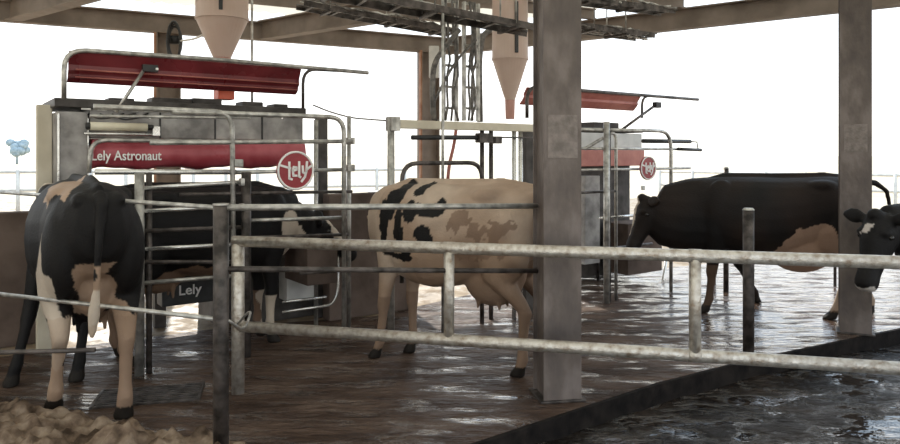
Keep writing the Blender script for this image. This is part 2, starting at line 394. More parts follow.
def make_cow(label, loc, rz, pattern, feet=None, neck=None, head_dir=None, udder=1.0, scale=1.0, width=1.0, tail=None, tagged=False, eyes=True, nr=None, ux=0, lx=1.0):
    """local: x forward, y left, z up. feet: dict hl,hr,fl,fr -> (x,y). neck: list of centre points, head_dir from poll to muzzle."""
    feet = feet or {}
    bm = BM()
    secs = [(-.90,1.16,.06,.05),(-.87,1.13,.17,.13),(-.78,1.11,.25,.20),(-.66,1.09,.295,.25),(-.5,1.065,.33,.275),(-.3,1.03,.355,.285),(-.08,.995,.385,.325),(.14,.985,.40,.345),(.34,.995,.39,.32),(.52,1.02,.36,.26),(.68,1.05,.31,.205),(.80,1.08,.22,.15)]
    loft_rings(bm, [ellipse_ring(bm, Vector((x,0,z)), Vector((1,0,0)), hh, hw*width, 24, 2.35) for x,z,hh,hw in secs])
    # hooks, pins, spine, shoulder blades
    for s in (-1,1):
        add_ell(bm, (-.42, s*.17*width, 1.30), (.15,.08,.06)); add_ell(bm, (-.80, s*.10, 1.29), (.07,.045,.05))
        add_ell(bm, (.50, s*.175*width, 1.08), (.17,.09,.28)); add_ell(bm, (-.60, s*.17*width, .98), (.22,.12,.30))
    add_loft(bm, [(-.82,0,1.34),(-.5,0,1.385),(0,0,1.375),(.45,0,1.375),(.68,0,1.30)], [(.03,.05),(.03,.05),(.03,.05),(.035,.05),(.035,.05)], 10)
    # legs
    for s, kh, kf in ((1,'hl','fl'),(-1,'hr','fr')):
        hx, hy = feet.get(kh, (-.62, s*.17)); fx, fy = feet.get(kf, (.55, s*.15))
        hp = [(-.56,s*.15,1.04),(-.50,s*.18,.86),(-.52,s*.18,.70),(-.66,s*.165,.56),(-.72,s*.16,.48),(-.70,s*.16,.38),(-.67,s*.16,.22),(-.665,s*.16,.13),(-.64,s*.16,.075),(-.61,s*.16,.035),(-.60,s*.16,.0)]
        hr = [(.20,.13),(.175,.115),(.135,.095),(.085,.062),(.062,.05),(.047,.038),(.041,.036),(.052,.047),(.047,.046),(.062,.056),(.068,.060)]
        dx, dy = hx+.60, hy-s*.16
        pts = [Vector((x+dx*max(0,(1-z/.95)), y+dy*max(0,(1-z/.95)), z)) for x,y,z in hp]
        rings = []
        for p, r in zip(pts, hr):
            rings.append([bm.verts.new(p+Vector((r[0]*math.cos(2*PI*k/14), r[1]*math.sin(2*PI*k/14), 0))) for k in range(14)])
        loft_rings(bm, rings)
        fp = [(.54,s*.15,1.0),(.52,s*.17,.82),(.52,s*.165,.68),(.545,s*.155,.52),(.55,s*.15,.42),(.545,s*.15,.36),(.55,s*.15,.22),(.55,s*.15,.13),(.57,s*.15,.075),(.59,s*.15,.035),(.60,s*.15,0)]
        fr = [(.15,.10),(.125,.085),(.088,.07),(.062,.052),(.058,.052),(.044,.040),(.038,.035),(.047,.044),(.043,.042),(.058,.053),(.064,.057)]
        dx, dy = fx-.60, fy-s*.15
        pts = [Vector((x+dx*max(0,(1-z/.95)), y+dy*max(0,(1-z/.95)), z)) for x,y,z in fp]
        rings = []
        for p, r in zip(pts, fr):
            rings.append([bm.verts.new(p+Vector((r[0]*math.cos(2*PI*k/14), r[1]*math.sin(2*PI*k/14), 0))) for k in range(14)])
        loft_rings(bm, rings)
    # udder
    if udder:
        add_ell(bm, (-.40+ux,0,.70), (.24*udder,.15*udder,.19*udder)); add_ell(bm, (-.56+ux,0,.76), (.14,.13,.18))
        for s in (-1,1):
            for x in (-.49+ux,-.29+ux): add_loft(bm, [(x,s*.07,.56),(x,s*.075,.52),(x,s*.075,.465)], [.03,.02,.016], 8)
    # neck and head
    neck = neck or [(.62,0,1.10),(.85,0,1.16),(1.05,0,1.24)]
    nk = [Vector(p) for p in neck]; nr = nr or [(.27,.18),(.20,.135),(.155,.105),(.14,.10)]
    rings = []
    for i, p in enumerate(nk):
        a_ = nk[max(i-1,0)]; b_ = nk[min(i+1,len(nk)-1)]
        rings.append(ellipse_ring(bm, p, (b_-a_), nr[min(i,3)][0], nr[min(i,3)][1], 16, 2.1))
    loft_rings(bm, rings)
    poll = nk[-1]; hd = Vector(head_dir or (.75,0,-.66)).normalized()
    side = Vector((0,0,1)).cross(hd).normalized(); up = hd.cross(side)
    base = poll + up*.02
    hs = [(-.07,.085,.085),(-.02,.125,.115),(.08,.145,.125),(.18,.125,.108),(.28,.095,.085),(.38,.078,.074),(.45,.080,.080),(.495,.066,.074),(.52,.035,.045)]
    rings = [ellipse_ring(bm, base+hd*l-up*(.02*l/.3), hd, hh, hw, 16, 2.2) for l,hh,hw in hs]
    loft_rings(bm, rings)
    hm = Matrix((hd, side, up)).transposed()
    for s in (-1,1):
        # ears and brow
        ec = base + side*s*.10 + up*.07 - hd*.015
        tip = ec + side*s*.19 - hd*.03 - up*.02
        add_loft(bm, [ec, ec+(tip-ec)*.3, ec+(tip-ec)*.65, tip], [(.025,.03),(.03,.06),(.026,.058),(.014,.02)], 10)
        add_ell(bm, base+hd*.10+side*s*.085+up*.075, (.045,.04,.03), sub=2)
    add_ell(bm, base+up*.12-hd*.02, (.055,.06,.05))
    # tail
    tl = tail or [(-.84,0,1.33),(-.93,0,1.26),(-.965,0,1.05),(-.96,0,.80),(-.95,.01,.62),(-.94,.015,.45)]
    add_loft(bm, tl, [.04,.032,.024,.022,.036,.018][:len(tl)], 10)
    me = bpy.data.meshes.new('cow_raw'); bmesh.ops.recalc_face_normals(bm, faces=bm.faces); bm.to_mesh(me); bm.free()
    o = bpy.data.objects.new('cow', me); C.objects.link(o)
    rm = o.modifiers.new('r', 'REMESH'); rm.mode = 'VOXEL'; rm.voxel_size = .0135; rm.use_smooth_shade = True
    sm = o.modifiers.new('s', 'SMOOTH'); sm.factor = .5; sm.iterations = 9
    dg = bpy.context.evaluated_depsgraph_get(); dg.update()
    nm = bpy.data.meshes.new_from_object(o.evaluated_get(dg)); o.modifiers.clear(); o.data = nm; bpy.data.meshes.remove(me)
    nm.name = 'cow'
    ca = nm.color_attributes.new('coat', 'FLOAT_COLOR', 'POINT')
    for i, v in enumerate(nm.vertices):
        c = v.co.copy()
        wv = Vector((noise.noise(c*4+Vector((3,1,7))), noise.noise(c*4+Vector((9,4,1))), noise.noise(c*4+Vector((1,8,5)))))
        wv2 = Vector((noise.noise(c*14), noise.noise(c*14+Vector((5,5,5))), noise.noise(c*14+Vector((8,2,5)))))
        col = pattern(c, c+wv*.10+wv2*.035, (base, hd, side, up))
        if c.z < .075: col = (.018,.014,.011)
        ca.data[i].color = (*col, 1)
    nm.materials.clear(); nm.materials.append(coat)
    for p in nm.polygons: p.use_smooth = True
    o.location = loc; o.rotation_euler = (0,0,rz); o.scale = (scale*lx, scale, scale)
    tag(o, label, 'cow')
    if eyes:
        for s in (-1,1):
            bm = BM(); add_ell(bm, base+hd*.115+side*s*.112+up*.035, (.024,.018,.02), sub=2); new_obj('eye', bm, M['eye'], o, True)
    if tagged:
        for s in (-1,1):
            bm = BM(); add_box(bm, base+side*s*.22+up*.045-hd*.03, (.012,.055,.06), hm, .003); new_obj('ear_tag', bm, M['tag'], o)
    return o
def inb(d, c, r): return ((d.x-c[0])/r[0])**2+((d.y-c[1])/r[1])**2+((d.z-c[2])/r[2])**2 < 1
BLK = (.007,.006,.006); BRN = (.018,.011,.008); WHT = (.50,.42,.34); TAN = (.36,.25,.175); PINK = (.38,.22,.16); DIRT = (.17,.105,.07)
def mixc(a, b, t): t = max(0,min(1,t)); return tuple(a[i]*(1-t)+b[i]*t for i in range(3))
def place(hind, front):
    """location and heading from the midpoints of the hind and front feet"""
    h = Vector(hind); f = Vector(front); d = (f-h).normalized(); c = h + d*.60
    return (c.x, c.y, 0), math.atan2(d.y, d.x)
def local_feet(loc, rz, **world):
    out = {}
    for k, g in world.items():
        v = Vector((g.x-loc[0], g.y-loc[1], 0)); v.rotate(Matrix.Rotation(-rz,3,'Z')); out[k] = (v.x, v.y)
    return out

# --- left cow, seen from behind
def pat_left(c, d, H):
    if c.z < .60:
        if c.x < -.3:
            if c.y > 0: return mixc(TAN, WHT, (c.z-.1)*1.2) if (inb(d,(-.8,.2,.45),(.25,.3,.42)) ) else (BLK if d.x > -.62 and c.z > .3 else TAN)
            return BLK if d.x > -.70 and c.z < .47 else mixc(TAN, DIRT, .5)
        return WHT if inb(d,(.6,0,.16),(.3,.4,.18)) else BLK
    if c.x < -.84 and c.z < .80 and abs(c.y) < .12: return WHT
    if c.x < -.3 and c.z < .93 and abs(d.y) < .085: return mixc(TAN, DIRT, .3)
    if c.x < -.5 and c.y < -.1 and .42 < d.z < .62 and d.x > -.74: return BLK
    if c.x < -.4 and c.y > .0 and c.z < .86 and d.y > .17 + .35*(c.z-.6): return WHT
    if inb(d,(-.32,.16,1.38),(.42,.11,.15)): return TAN
    if inb(d,(-.60,.30,.85),(.07,.06,.30)): return WHT
    if inb(d,(-.2,0,.66),(.3,.2,.16)): return TAN
    if inb(d,(.6,0,1.2),(.12,.5,.5)): return WHT
    return BLK
loc, rz = place((-2.22,4.36), (-2.80,5.22))
ft = local_feet(loc, rz, hr=G(122,416), hl=G(54,408), fl=G(12,386), fr=G(76,381))
make_cow('black cow seen from behind with tan hind leg, far left inside the slim pipe fence', loc, rz, pat_left, ft,
         neck=[(.62,0,1.04),(.82,.0,1.0),(.98,-.02,.92)], head_dir=(.45,-.1,-.85), udder=1.0, width=.95, scale=1.03,
         tail=[(-.84,0,1.33),(-.92,0,1.27),(-.955,.02,1.05),(-.94,.03,.80),(-.925,.04,.66),(-.91,.05,.52)])

# --- middle cow, side view, rump towards the column
def pat_mid(c, d, H):
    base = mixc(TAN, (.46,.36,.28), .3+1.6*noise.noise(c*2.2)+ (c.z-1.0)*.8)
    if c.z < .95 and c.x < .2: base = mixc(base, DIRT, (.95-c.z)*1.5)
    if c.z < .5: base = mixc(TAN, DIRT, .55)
    if c.y > -.02:
        pass
    e = c + (d-c)*.45
    for ctr, r in (((.40,0,1.33),(.065,1,.10)), ((.47,0,1.22),(.065,1,.09)), ((.55,0,1.12),(.06,1,.14)), ((.53,0,.99),(.045,1,.08)), ((.36,0,1.10),(.05,1,.12)), ((.31,0,1.0),(.045,1,.07)),
                   ((.19,0,1.33),(.075,1,.04)), ((.24,0,1.17),(.075,1,.10)), ((.12,0,1.19),(.10,1,.05)), ((.0,0,1.20),(.10,1,.055)), ((-.05,0,1.23),(.04,1,.06)),
                   ((.10,0,1.02),(.08,1,.055)), ((.04,0,.98),(.06,1,.04)), ((.36,0,.86),(.17,1,.035)), ((.50,0,.90),(.05,1,.06)), ((.26,0,.90),(.06,1,.035))):
        if c.z > .55 and inb(e, ctr, r): return BLK
    if c.z > .5: base = mixc(base, DIRT, max(0, noise.noise(c*5+Vector((4,2,1))))*(1.1 if c.x < -.1 else .4))
    if inb(d, (-.42,0,1.02), (.30,1,.20)) and noise.noise(c*8)+.5*noise.noise(c*20) > .0: return mixc(base, DIRT, .75)
    return base
loc, rz = place((.52,5.08), (-.56,5.66)); loc = (loc[0]+.03, loc[1]-.015, 0)
ft = local_feet(loc, rz, hl=G(517,376), hr=G(541,362), fl=G(374,357), fr=G(409,352))
ft = {k: (v[0]/.86, v[1]) for k, v in ft.items()}
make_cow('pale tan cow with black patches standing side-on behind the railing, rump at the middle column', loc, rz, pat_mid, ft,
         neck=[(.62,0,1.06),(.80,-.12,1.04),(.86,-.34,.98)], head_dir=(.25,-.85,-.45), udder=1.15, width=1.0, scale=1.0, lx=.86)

# --- cow inside the left stall
def pat_stall(c, d, H):
    if c.z < .42 and c.x > .2: return WHT if c.y < .0 or d.x > .55 else DIRT
    if c.z < .6 and c.x < -.2: return mixc(TAN, DIRT, .8)
    if inb(d, (.72,-.1,.86), (.10,.3,.30)): return WHT
    b_, hd, sd_, up_ = H
    if (c-b_).dot(hd) > .05 and abs((d-b_).dot(sd_)) < .035 and (c-b_).dot(up_) > 0: return WHT
    if inb(d, (-.1,0,.62), (.4,.5,.12)): return DIRT
    return BLK
loc, rz = place(tuple(wld(A,-1.62,.44).xy), tuple(wld(A,-.35,.44).xy))
make_cow('black cow with white front leg standing inside the left milking stall behind the bars', loc, rz, pat_stall,
         neck=[(.62,0,1.06),(.80,-.02,1.02),(.95,-.05,.96)], head_dir=(.85,-.1,-.55), scale=.97)

# --- brown-black cow on the right, walking left
def pat_right(c, d, H):
    if inb(d,(-.30,0,.70),(.34,.5,.30)) and c.z > .45: return mixc(TAN, PINK, .4)
    if c.x < -.4 and c.z < .70: return mixc(TAN, WHT, .35) if d.z > .1 else DIRT
    if c.x > .3 and c.z < .5: return mixc(BRN, DIRT, .5)
    b_, hd, sd_, up_ = H
    if (c-b_).dot(hd) > -.0 and abs((d-b_).dot(sd_)) < .05 and (c-b_).dot(up_) > .02 and (c-b_).dot(hd) < .38: return WHT
    return mixc(BRN, BLK, .4+noise.noise(c*3))
loc, rz = place((3.80,6.88), (2.62,7.12))
ft = local_feet(loc, rz, hl=G(829,319), hr=G(868,312), fl=G(703,312), fr=G(756,302))
make_cow('large brown-black cow with beige udder facing left, head at the far stall', loc, rz, pat_right, ft,
         neck=[(.58,0,1.00),(.80,0,.98),(1.00,0,1.00),(1.14,.0,1.07)], nr=[(.38,.22),(.38,.19),(.34,.16),(.25,.13)], head_dir=(.42,.12,-.80), udder=1.4, ux=.13, scale=1.0,
         tail=[(-.84,0,1.33),(-.95,-.02,1.33),(-1.06,-.04,1.25),(-1.10,-.05,1.05),(-1.08,-.04,.85),(-1.05,-.04,.68)])

# --- black cow looking in at the right edge
def pat_edge(c, d, H):
    b_, hd, sd_, up_ = H; l = (c-b_).dot(hd); s_ = (d-b_).dot(sd_); u = (c-b_).dot(up_)
    if u > .05 and .06 < l < .13 and abs(s_) < .035: return (.55,.5,.46)
    if l > .49 and u < .0: return (.55,.5,.46)
    if c.z < .2: return DIRT
    return BLK
hv = Vector((q(884)*5.3, 5.3, 0)); ha = PI+.22
loc = (hv.x-math.cos(ha)*1.02*1.02, hv.y-math.sin(ha)*1.02*1.02, -.15)
make_cow('black cow with small white forehead mark looking in at the right edge', loc, ha, pat_edge, {'fl': (.62,.2), 'fr': (.45,-.1)},
         neck=[(.62,0,1.10),(.84,.0,1.17),(1.02,.0,1.19)], head_dir=(.42,.12,-.76), udder=1.0, scale=1.02)

# ------------------------------------------------------------------ lettering and round emblem
def text_mesh(body, size, depth, m, parent, mtx, name='lettering', sx_=1.0):
    cu = bpy.data.curves.new('t', 'FONT'); cu.body = body; cu.size = size; cu.extrude = depth; cu.align_x = 'CENTER'; cu.align_y = 'CENTER'; cu.offset = size*.012
    to = bpy.data.objects.new('t', cu); C.objects.link(to)
    dg = bpy.context.evaluated_depsgraph_get(); dg.update()
    me = bpy.data.meshes.new_from_object(to.evaluated_get(dg)); bpy.data.objects.remove(to)
    me.transform(Matrix.Diagonal((sx_,1,1,1))); me.materials.clear(); me.materials.append(m)
    o = bpy.data.objects.new(name, me); C.objects.link(o); o.parent = parent; o.matrix_local = mtx
    return o
def face_mtx(c):      # text facing local -y (towards the alley)
    return Matrix.Translation(Vector(c)) @ Matrix.Rotation(PI/2, 4, 'X')
def emblem(parent, c, r):
    bm = BM(); add_loft(bm, [(c[0],c[1]+.012,c[2]),(c[0],c[1]-.006,c[2])], r, 40); d = new_obj('sign_disc', bm, M['signred'], parent)
    bm = BM(); pts = [Vector((c[0]+math.cos(2*PI*k/40)*r*.94, c[1]-.008, c[2]+math.sin(2*PI*k/40)*r*.94)) for k in range(41)]
    add_loft(bm, pts, r*.055, 8, cap=False); new_obj('ring', bm, M['white'], d)
    # joined letters l e l y as bold strokes, with the long wing strokes left and right
    strokes = [[(-.36,.42),(-.36,-.40),(-.22,-.44)], [(-.80,.26),(-.45,.16),(-.30,.12)], [(-.18,-.02),(.02,.04),(.02,.16),(-.12,.18),(-.18,.02),(-.14,-.26),(.04,-.26)], [(.17,.44),(.17,-.30),(.24,-.34)],
               [(.36,.22),(.38,-.10),(.52,-.16)], [(.60,.44),(.56,-.05),(.48,-.34),(.30,-.56)], [(.82,.22),(.66,.10),(.56,.04)]]
    bm = BM()
    for st in strokes:
        for a_, b_ in zip(st, st[1:]):
            p1 = Vector((c[0]+a_[0]*r, c[1]-.010, c[2]+a_[1]*r)); p2 = Vector((c[0]+b_[0]*r, c[1]-.010, c[2]+b_[1]*r))
            dd = p2-p1; L = dd.length; ang = math.atan2(dd.z, dd.x)
            add_box(bm, (p1+p2)/2, (L+r*.07, .008, r*.11), Matrix.Rotation(-ang,3,'Y'))
    new_obj('letters', bm, M['white'], d)
    return d

# ------------------------------------------------------------------ milking robot A (left)
r_ = empty('milking_robot', A.o, RZ, 'nearer red and grey milking robot stall at left with white lettering on its red cover', 'milking machine')
f = A.f
def lt(name, pts, r, m, parent=r_, rnd=0, seg=12): return tube(name, pts, r, m, parent, seg, rnd)
def panelq(name, a, b, w0, w1, m, parent, bev=.008, zlo=None):
    """box covering the s and z range between pixel corners a (top left) and b (bottom right) on plane w0"""
    x0, x1 = a.x, b.x; z1, z0 = (a.z+ b.z)/2, None
    return None
def slab(name, s0, s1, z0, z1, w0, w1, m, parent=r_, bev=.01):
    return box(name, ((s0+s1)/2,(w0+w1)/2,(z0+z1)/2), (abs(s1-s0),abs(w1-w0),abs(z1-z0)), m, parent, bev=bev)
W = .86
sL = A.s_at(57, W); sR = A.s_at(303, W)
zz = lambda px, py, w_=W: f(px,py,w_).z
body = slab('body', sL, sR+.02, .62, 1.25, W+.28, W+.9, M['darkhouse'])
slab('base', A.s_at(215,1.2), sR+.02, .0, .63, W+.3, W+.88, M['darkhouse'])
for s_ in (sL+.1, sL+.9): slab('foot', s_-.05, s_+.05, 0, .63, W+.5, W+.6, M['darkhouse'])
slab('side_housing', sL, A.s_at(88,W), .9, zz(80,112), W, W+.8, M['panel'])
slab('panel', A.s_at(90,W), sR, zz(200,139), zz(200,113), W, W+.75, M['panel'])
slab('top_ledge', sL-.02, sR+.02, zz(180,111), zz(180,103), W-.03, W+.8, M['darkhouse'])
for px, wd, hh in ((170,.34,.05),(205,.26,.06),(250,.2,.05),(278,.14,.04),(120,.2,.03)):
    s_ = A.s_at(px, W+.2); box('top_unit', (s_, W+.22, zz(180,103)+hh/2), (wd,.2,hh), M['darkhouse'], r_, bev=.012)
# scalloped lid catch strip under the ledge
for k in range(16):
    s_ = sL+.2+(sR-sL-.3)*k/15; box('latch', (s_, W-.035, zz(180,112.5)), (.07,.012,.016), M['galv'], r_, bev=.003)
# red cover: smooth bulged band with a wavy lower edge
bm = BM(); n = 40; prev = None
s0, s1 = A.s_at(92,W), sR
for i in range(n+1):
    t = i/n; s_ = s0+(s1-s0)*t; zt_ = zz(180,140); zb_ = zz(180,168)+.012*math.sin(t*23)+.006*math.sin(t*51)
    cur = [bm.verts.new((s_, W+wv, zt_*(1-k)+zb_*k)) for k, wv in ((0,.02),(.12,-.05),(.5,-.075),(.88,-.05),(1,.02))]+[bm.verts.new((s_,W+.3,zb_)),bm.verts.new((s_,W+.3,zt_))]
    if prev:
        for k in range(7): bm.faces.new((prev[k],cur[k],cur[(k+1)%7],prev[(k+1)%7]))
    else: bm.faces.new(cur)
    prev = cur
bm.faces.new(prev[::-1])
band = new_obj('red_cover', bm, M['redband'], r_, True)
tc_ = A.f(127,156,W-.08); text_mesh('Lely Astronaut', .112, .003, M['white'], band, face_mtx((tc_.x, W-.083, tc_.z)), 'lettering', .80)
slab('edge_strip', A.s_at(57,W), A.s_at(59.5,W), .95, zz(60,113), W-.015, W, M['galv_bright'])
slab('edge_strip', A.s_at(87,W), A.s_at(88.5,W), .95, zz(88,118), W-.015, W, M['galv_bright'])
for px, ya in ((100,119),(112,117),(124,120)): lt('hose', [f(px-12,114,W-.02), f(px-2,ya,W-.07), f(px+10,ya-1,W-.05), f(px+24,113.5,W-.02)], .007, M['black'], rnd=.05, seg=6)
for px in (160, 215, 262): slab('panel_joint', A.s_at(px,W)-.006, A.s_at(px,W)+.006, zz(200,139), zz(200,113), W-.012, W+.01, M['black'], bev=0)
for px in (150, 178, 232, 282): box('bolt', f(px,118,W-.004), (.02,.01,.02), M['galv_bright'], r_, bev=.004)
# cream cylinder on brackets, in front of the panel
a_ = f(90,126,W-.08); b_ = f(147,127.5,W-.08)
lt('cylinder', [a_, b_], .034, M['cream']); 
bm = BM(); bm.free(); lt('cylinder_end', [b_, b_+Vector((.05,0,0))], .022, M['black']); lt('cylinder_end', [a_-Vector((.03,0,0)), a_], .028, M['black'])
lt('cylinder_rail', [f(84,133.5,W-.08), f(158,134.5,W-.08)], .012, M['galv_bright'])
bb = f(156,130,W-.08); slab('bracket', bb.x-.03, bb.x+.03, bb.z-.05, bb.z+.03, W-.1, W+.02, M['galv_bright'], bev=.004)
# lifted red lid
WL = W-.15
lp = [f(62,99,WL), f(64,52,WL), f(220,61,WL), f(368,70.5,WL)]
ztop = (lp[1].z+lp[3].z)/2; lp[1].z = ztop+.0; lp[2].z = ztop+.012; lp[3].z = ztop; lp[0].x = lp[1].x
lt('lid_tube', lp, .019, M['galv'], rnd=.16)
lt('lid_tube', [f(303,108,WL), Vector((f(303,75,WL).x,WL,ztop-.01)), Vector((f(345,75,WL).x,WL,ztop))], .015, M['galv_dark'], rnd=.14)
bm = BM(); sA, sB = A.s_at(68,WL)+.01, A.s_at(302,WL)
prof = [(0,0),(.10,.05),(.145,.045),(.17,.07),(.20,.075),(.225,.11),(.235,.13)]   # drop, back
prof = [(-a_, b_) for a_, b_ in prof]
ring = lambda s_: [bm.verts.new((s_, WL+.015+b_*(-1 if False else 1), ztop-.01+a_)) for a_, b_ in prof]+[bm.verts.new((s_, WL+.03+b_, ztop-.004+a_)) for a_, b_ in prof[::-1]]
ra_, rb_ = ring(sA), ring(sB); k_ = len(ra_)
for i in range(k_): bm.faces.new((ra_[i], rb_[i], rb_[(i+1)%k_], ra_[(i+1)%k_]))
bm.faces.new(ra_[::-1]); bm.faces.new(rb_)
lid = new_obj('lid', bm, M['red'], r_)
for zd, rr, dp in ((.148,.006,.05),(.205,.005,.08)):
    tube('ridge', [(sA+.05,WL-.002+dp*.85,ztop-zd),(sB-.01,WL-.002+dp*.85,ztop-zd)], rr, M['redpale'], lid, 8)  # pale red ridges paint the lid's highlights into the colour
# lid stay arm with black bracket
p1 = f(116,112,WL-.03); p2 = f(144,70,WL-.03); lt('lid_arm', [p1,p2], .014, M['galv'])
box('arm_bracket', f(150,68.5,WL-.03), (.12,.05,.06), M['black'], r_); box('arm_bracket', f(157,69,WL-.06), (.02,.02,.02), M['white'], r_)
# cream post left of the robot
s_ = A.s_at(44,W+.3); slab('corner_post', s_-.055, s_+.055, 0, zz(44,105,W+.3), W+.25, W+.35, M['creampost'])
# front stall gate: hoops, bars and uprights on plane w=0
topz = f(330,117,0).z; z141 = f(330,141,0).z; z168 = f(250,170,0).z
lt('hoop', [f(89,173,.75), Vector((A.s_at(91,.75),.75,f(91,140,.75).z)), f(238,141.5,.75)], .018, M['galv'], rnd=.12)
s346 = A.s_at(344,0); s238 = A.s_at(232,0)
lt('hoop', [(s238+.02-1.0,.0,topz+.015),(s238+.0,0,topz+.01),(s238+.02,0,.0)], .02, M['galv'], rnd=.14)
lt('hoop', [(s238-.45,.0,topz+.0),(s346,0,topz),(s346,0,.0)], .02, M['galv'], rnd=.14)
lt('bar', [f(90,116,0), f(250,118,0)], .012, M['galv'])
lt('bar', [(A.s_at(150,0),0,z141-.03),(A.s_at(352,0),0,z141)], .018, M['galv'])
lt('bar', [f(95,172,.1), f(236,172,.1)], .02, M['galv_bright'])
for y_, pa, pb, m in ((171,236,346,'galv'),(193,180,352,'galv_dark'),(219,250,346,'galv'),(236,250,348,'galv_dark'),(272,300,346,'galv_dark')):
    lt('bar', [f(pa,y_+1.5,.02), f(pb,y_-1.5,.02)], .014 if m=='galv_dark' else .016, M[m])
s_ = A.s_at(349,.1); lt('post', [(s_,.1,.0),(s_,.1,f(349,116,.1).z)], .018, M['galv'])
s_ = A.s_at(341,.0); lt('post', [(A.s_at(316,.6),.6,0),(A.s_at(316,.6),.6,f(316,120,.6).z)], .02, M['galv'])
s_ = A.s_at(235,-.0); lt('post', [(s_+.09,.0,.0),(s_+.09,.0,f(247,172,0).z)], .038, M['galv_dark'])
s_ = A.s_at(139.5,-.0); pz = f(139,173,0).z; lt('post', [(s_,.0,.0),(s_,.0,pz)], .034, M['galv'])
lt('post', [(s_+.07,.02,.0),(s_+.07,.02,pz)], .022, M['galv_dark'])
for k, (ya, yb, m) in enumerate(((188,182,'galv_bright'),(211,206,'galv_bright'),(231,227,'galv_dark'),(249,244,'galv_bright'),(283,275,'galv'),(262,262,'galv_dark'))):
    lt('gate_bar', [f(144,ya,.0), f(243,yb,.0)], .016, M[m])
for px, py, w_ in ((238,163,0),(244,182,0),(244,207,0),(350,141,.03),(350,168,.03)):
    box('clamp', f(px,py,w_), (.07,.06,.06), M['galv'], r_, bev=.01)
emblem(r_, f(295.5,170.5,-.04), .162)
# milk unit inside, low: black box with red and white lettering, white tray frame
slab('milk_unit', A.s_at(162,.8), A.s_at(215,.8), zz(190,304,.8), zz(190,276,.8), .8, .98, M['black'])
c_ = f(190,290,.79); text_mesh('Lely', .12, .003, M['white'], r_, face_mtx((c_.x,.79,c_.z)), 'lettering')
slab('lower_panel', A.s_at(150,.84), A.s_at(228,.84), zz(180,280,.84), zz(180,240,.84), .85, 1.2, M['wall'])
lt('tray_frame', [f(282,312,.35), f(332,305,.35), f(338,292,.35), f(338,240,.35)], .013, M['galv_bright'], rnd=.1)
lt('tray_frame', [f(282,302,.35), f(326,297,.35)], .012, M['galv_bright'])
slab('milk_pump', A.s_at(287,.75), A.s_at(318,.75), f(300,300,.75).z, f(300,268,.75).z, .75, .95, M['panel_light'])
slab('rear_panel', A.s_at(250,.9), A.s_at(338,.9), .0, f(300,245,.9).z, 1.0, 1.1, M['darkhouse'])
slab('end_post', A.s_at(318,W+.02), A.s_at(327,W+.02), .0, zz(320,117), W, W+.1, M['darkhouse'])
slab('feed_trough', A.s_at(305,.3), A.s_at(335,.3), .45, .8, .25, .75, M['wall'])

# feed hoppers
def hopper(R, px, w_, pxw, ycone, ybot, pxn, ytop_z, label, neck=True):
    c = R.f(px, ycone, w_); wp = R.o+U*c.x+V*w_; d = wp.y
    R1_ = pxw/2*d/F; Rn = pxn/2*d/F; zc = EYE+(HOR-ycone)*d/F; zb_ = EYE+(HOR-ybot)*d/F
    e_ = empty('feed_hopper', (wp.x, wp.y, zb_), RZ, label, 'feed hopper')
    bm = BM(); add_loft(bm, [(0,0,0),(0,0,zc-zb_),(0,0,zc-zb_+.02),(0,0,ytop_z-zb_)], [Rn,R1_,R1_,R1_*.985], 32); new_obj('funnel', bm, M['hopper'], e_, False)
    bm = BM(); add_loft(bm, [(0,0,zc-zb_-.012),(0,0,zc-zb_+.012)], R1_*1.02, 32); new_obj('rim', bm, M['hopper'], e_)
    box('sight_strip', (-R1_*.35, -R1_*.93, zc-zb_+.30), (.035,.03,.52), M['black'], e_, rz=-.3)
    if neck:
        zl_ = R.f(px, neck, w_).z
        bm = BM(); add_loft(bm, [(0,0,zl_-zb_),(0,0,.02)], [Rn*.9, Rn*1.02], 20); new_obj('neck', bm, M['hopper_neck'], e_)
    return e_
hopper(A, 222, W+.25, 51, 19, 58, 17, 3.36, 'beige plastic feed hopper hanging over the left milking robot', neck=100)
hopper(B, 510, .35, 36, 59, 100, 10, 3.225, 'beige feed hopper with narrow tail left of the middle column', neck=119)
c_ = f(224,95,W+.2); box('feed_outlet', c_, (.15,.14,.09), M['orange'], r_)

# ------------------------------------------------------------------ milking robot B (behind the column)
rb = empty('milking_robot', B.o, RZ, 'farther milking robot stall with pale red lid, partly behind the middle column', 'milking machine')
f = B.f
def ltb(name, pts, r, m, rnd=0, seg=10): return tube(name, pts, r, m, rb, seg, rnd)
def slb(name, s0, s1, z0, z1, w0, w1, m, bev=.01): return slab(name, s0, s1, z0, z1, w0, w1, m, rb, bev)
WB = .8
ztop = (f(585,92,.4).z+f(698,98.5,.4).z)/2
sl0, sl1, slt = B.s_at(527,.4), B.s_at(642,.4), B.s_at(698,.4)
ltb('lid_tube', [(sl0,.4,f(527,118,.4).z),(sl0,.4,ztop),(slt,.4,ztop)], .02, M['galv_dark'], rnd=.16)
ltb('lid_tube', [(sl1,.4,f(642,118,.4).z),(sl1,.4,ztop-.01),(sl1+.3,.4,ztop)], .015, M['galv_dark'], rnd=.14)
bm = BM(); prof = [(0,0),(-.07,.05),(-.10,.045),(-.13,.07),(-.16,.10),(-.175,.12)]
ring = lambda s_: [bm.verts.new((s_, .415+b_, ztop-.012+a_)) for a_, b_ in prof]+[bm.verts.new((s_, .43+b_, ztop-.004+a_)) for a_, b_ in prof[::-1]]
ra_, rb__ = ring(sl0+.02), ring(sl1); k_ = len(ra_)
for i in range(k_): bm.faces.new((ra_[i], rb__[i], rb__[(i+1)%k_], ra_[(i+1)%k_]))
bm.faces.new(ra_[::-1]); bm.faces.new(rb__)
new_obj('lid', bm, M['redpale'], rb)
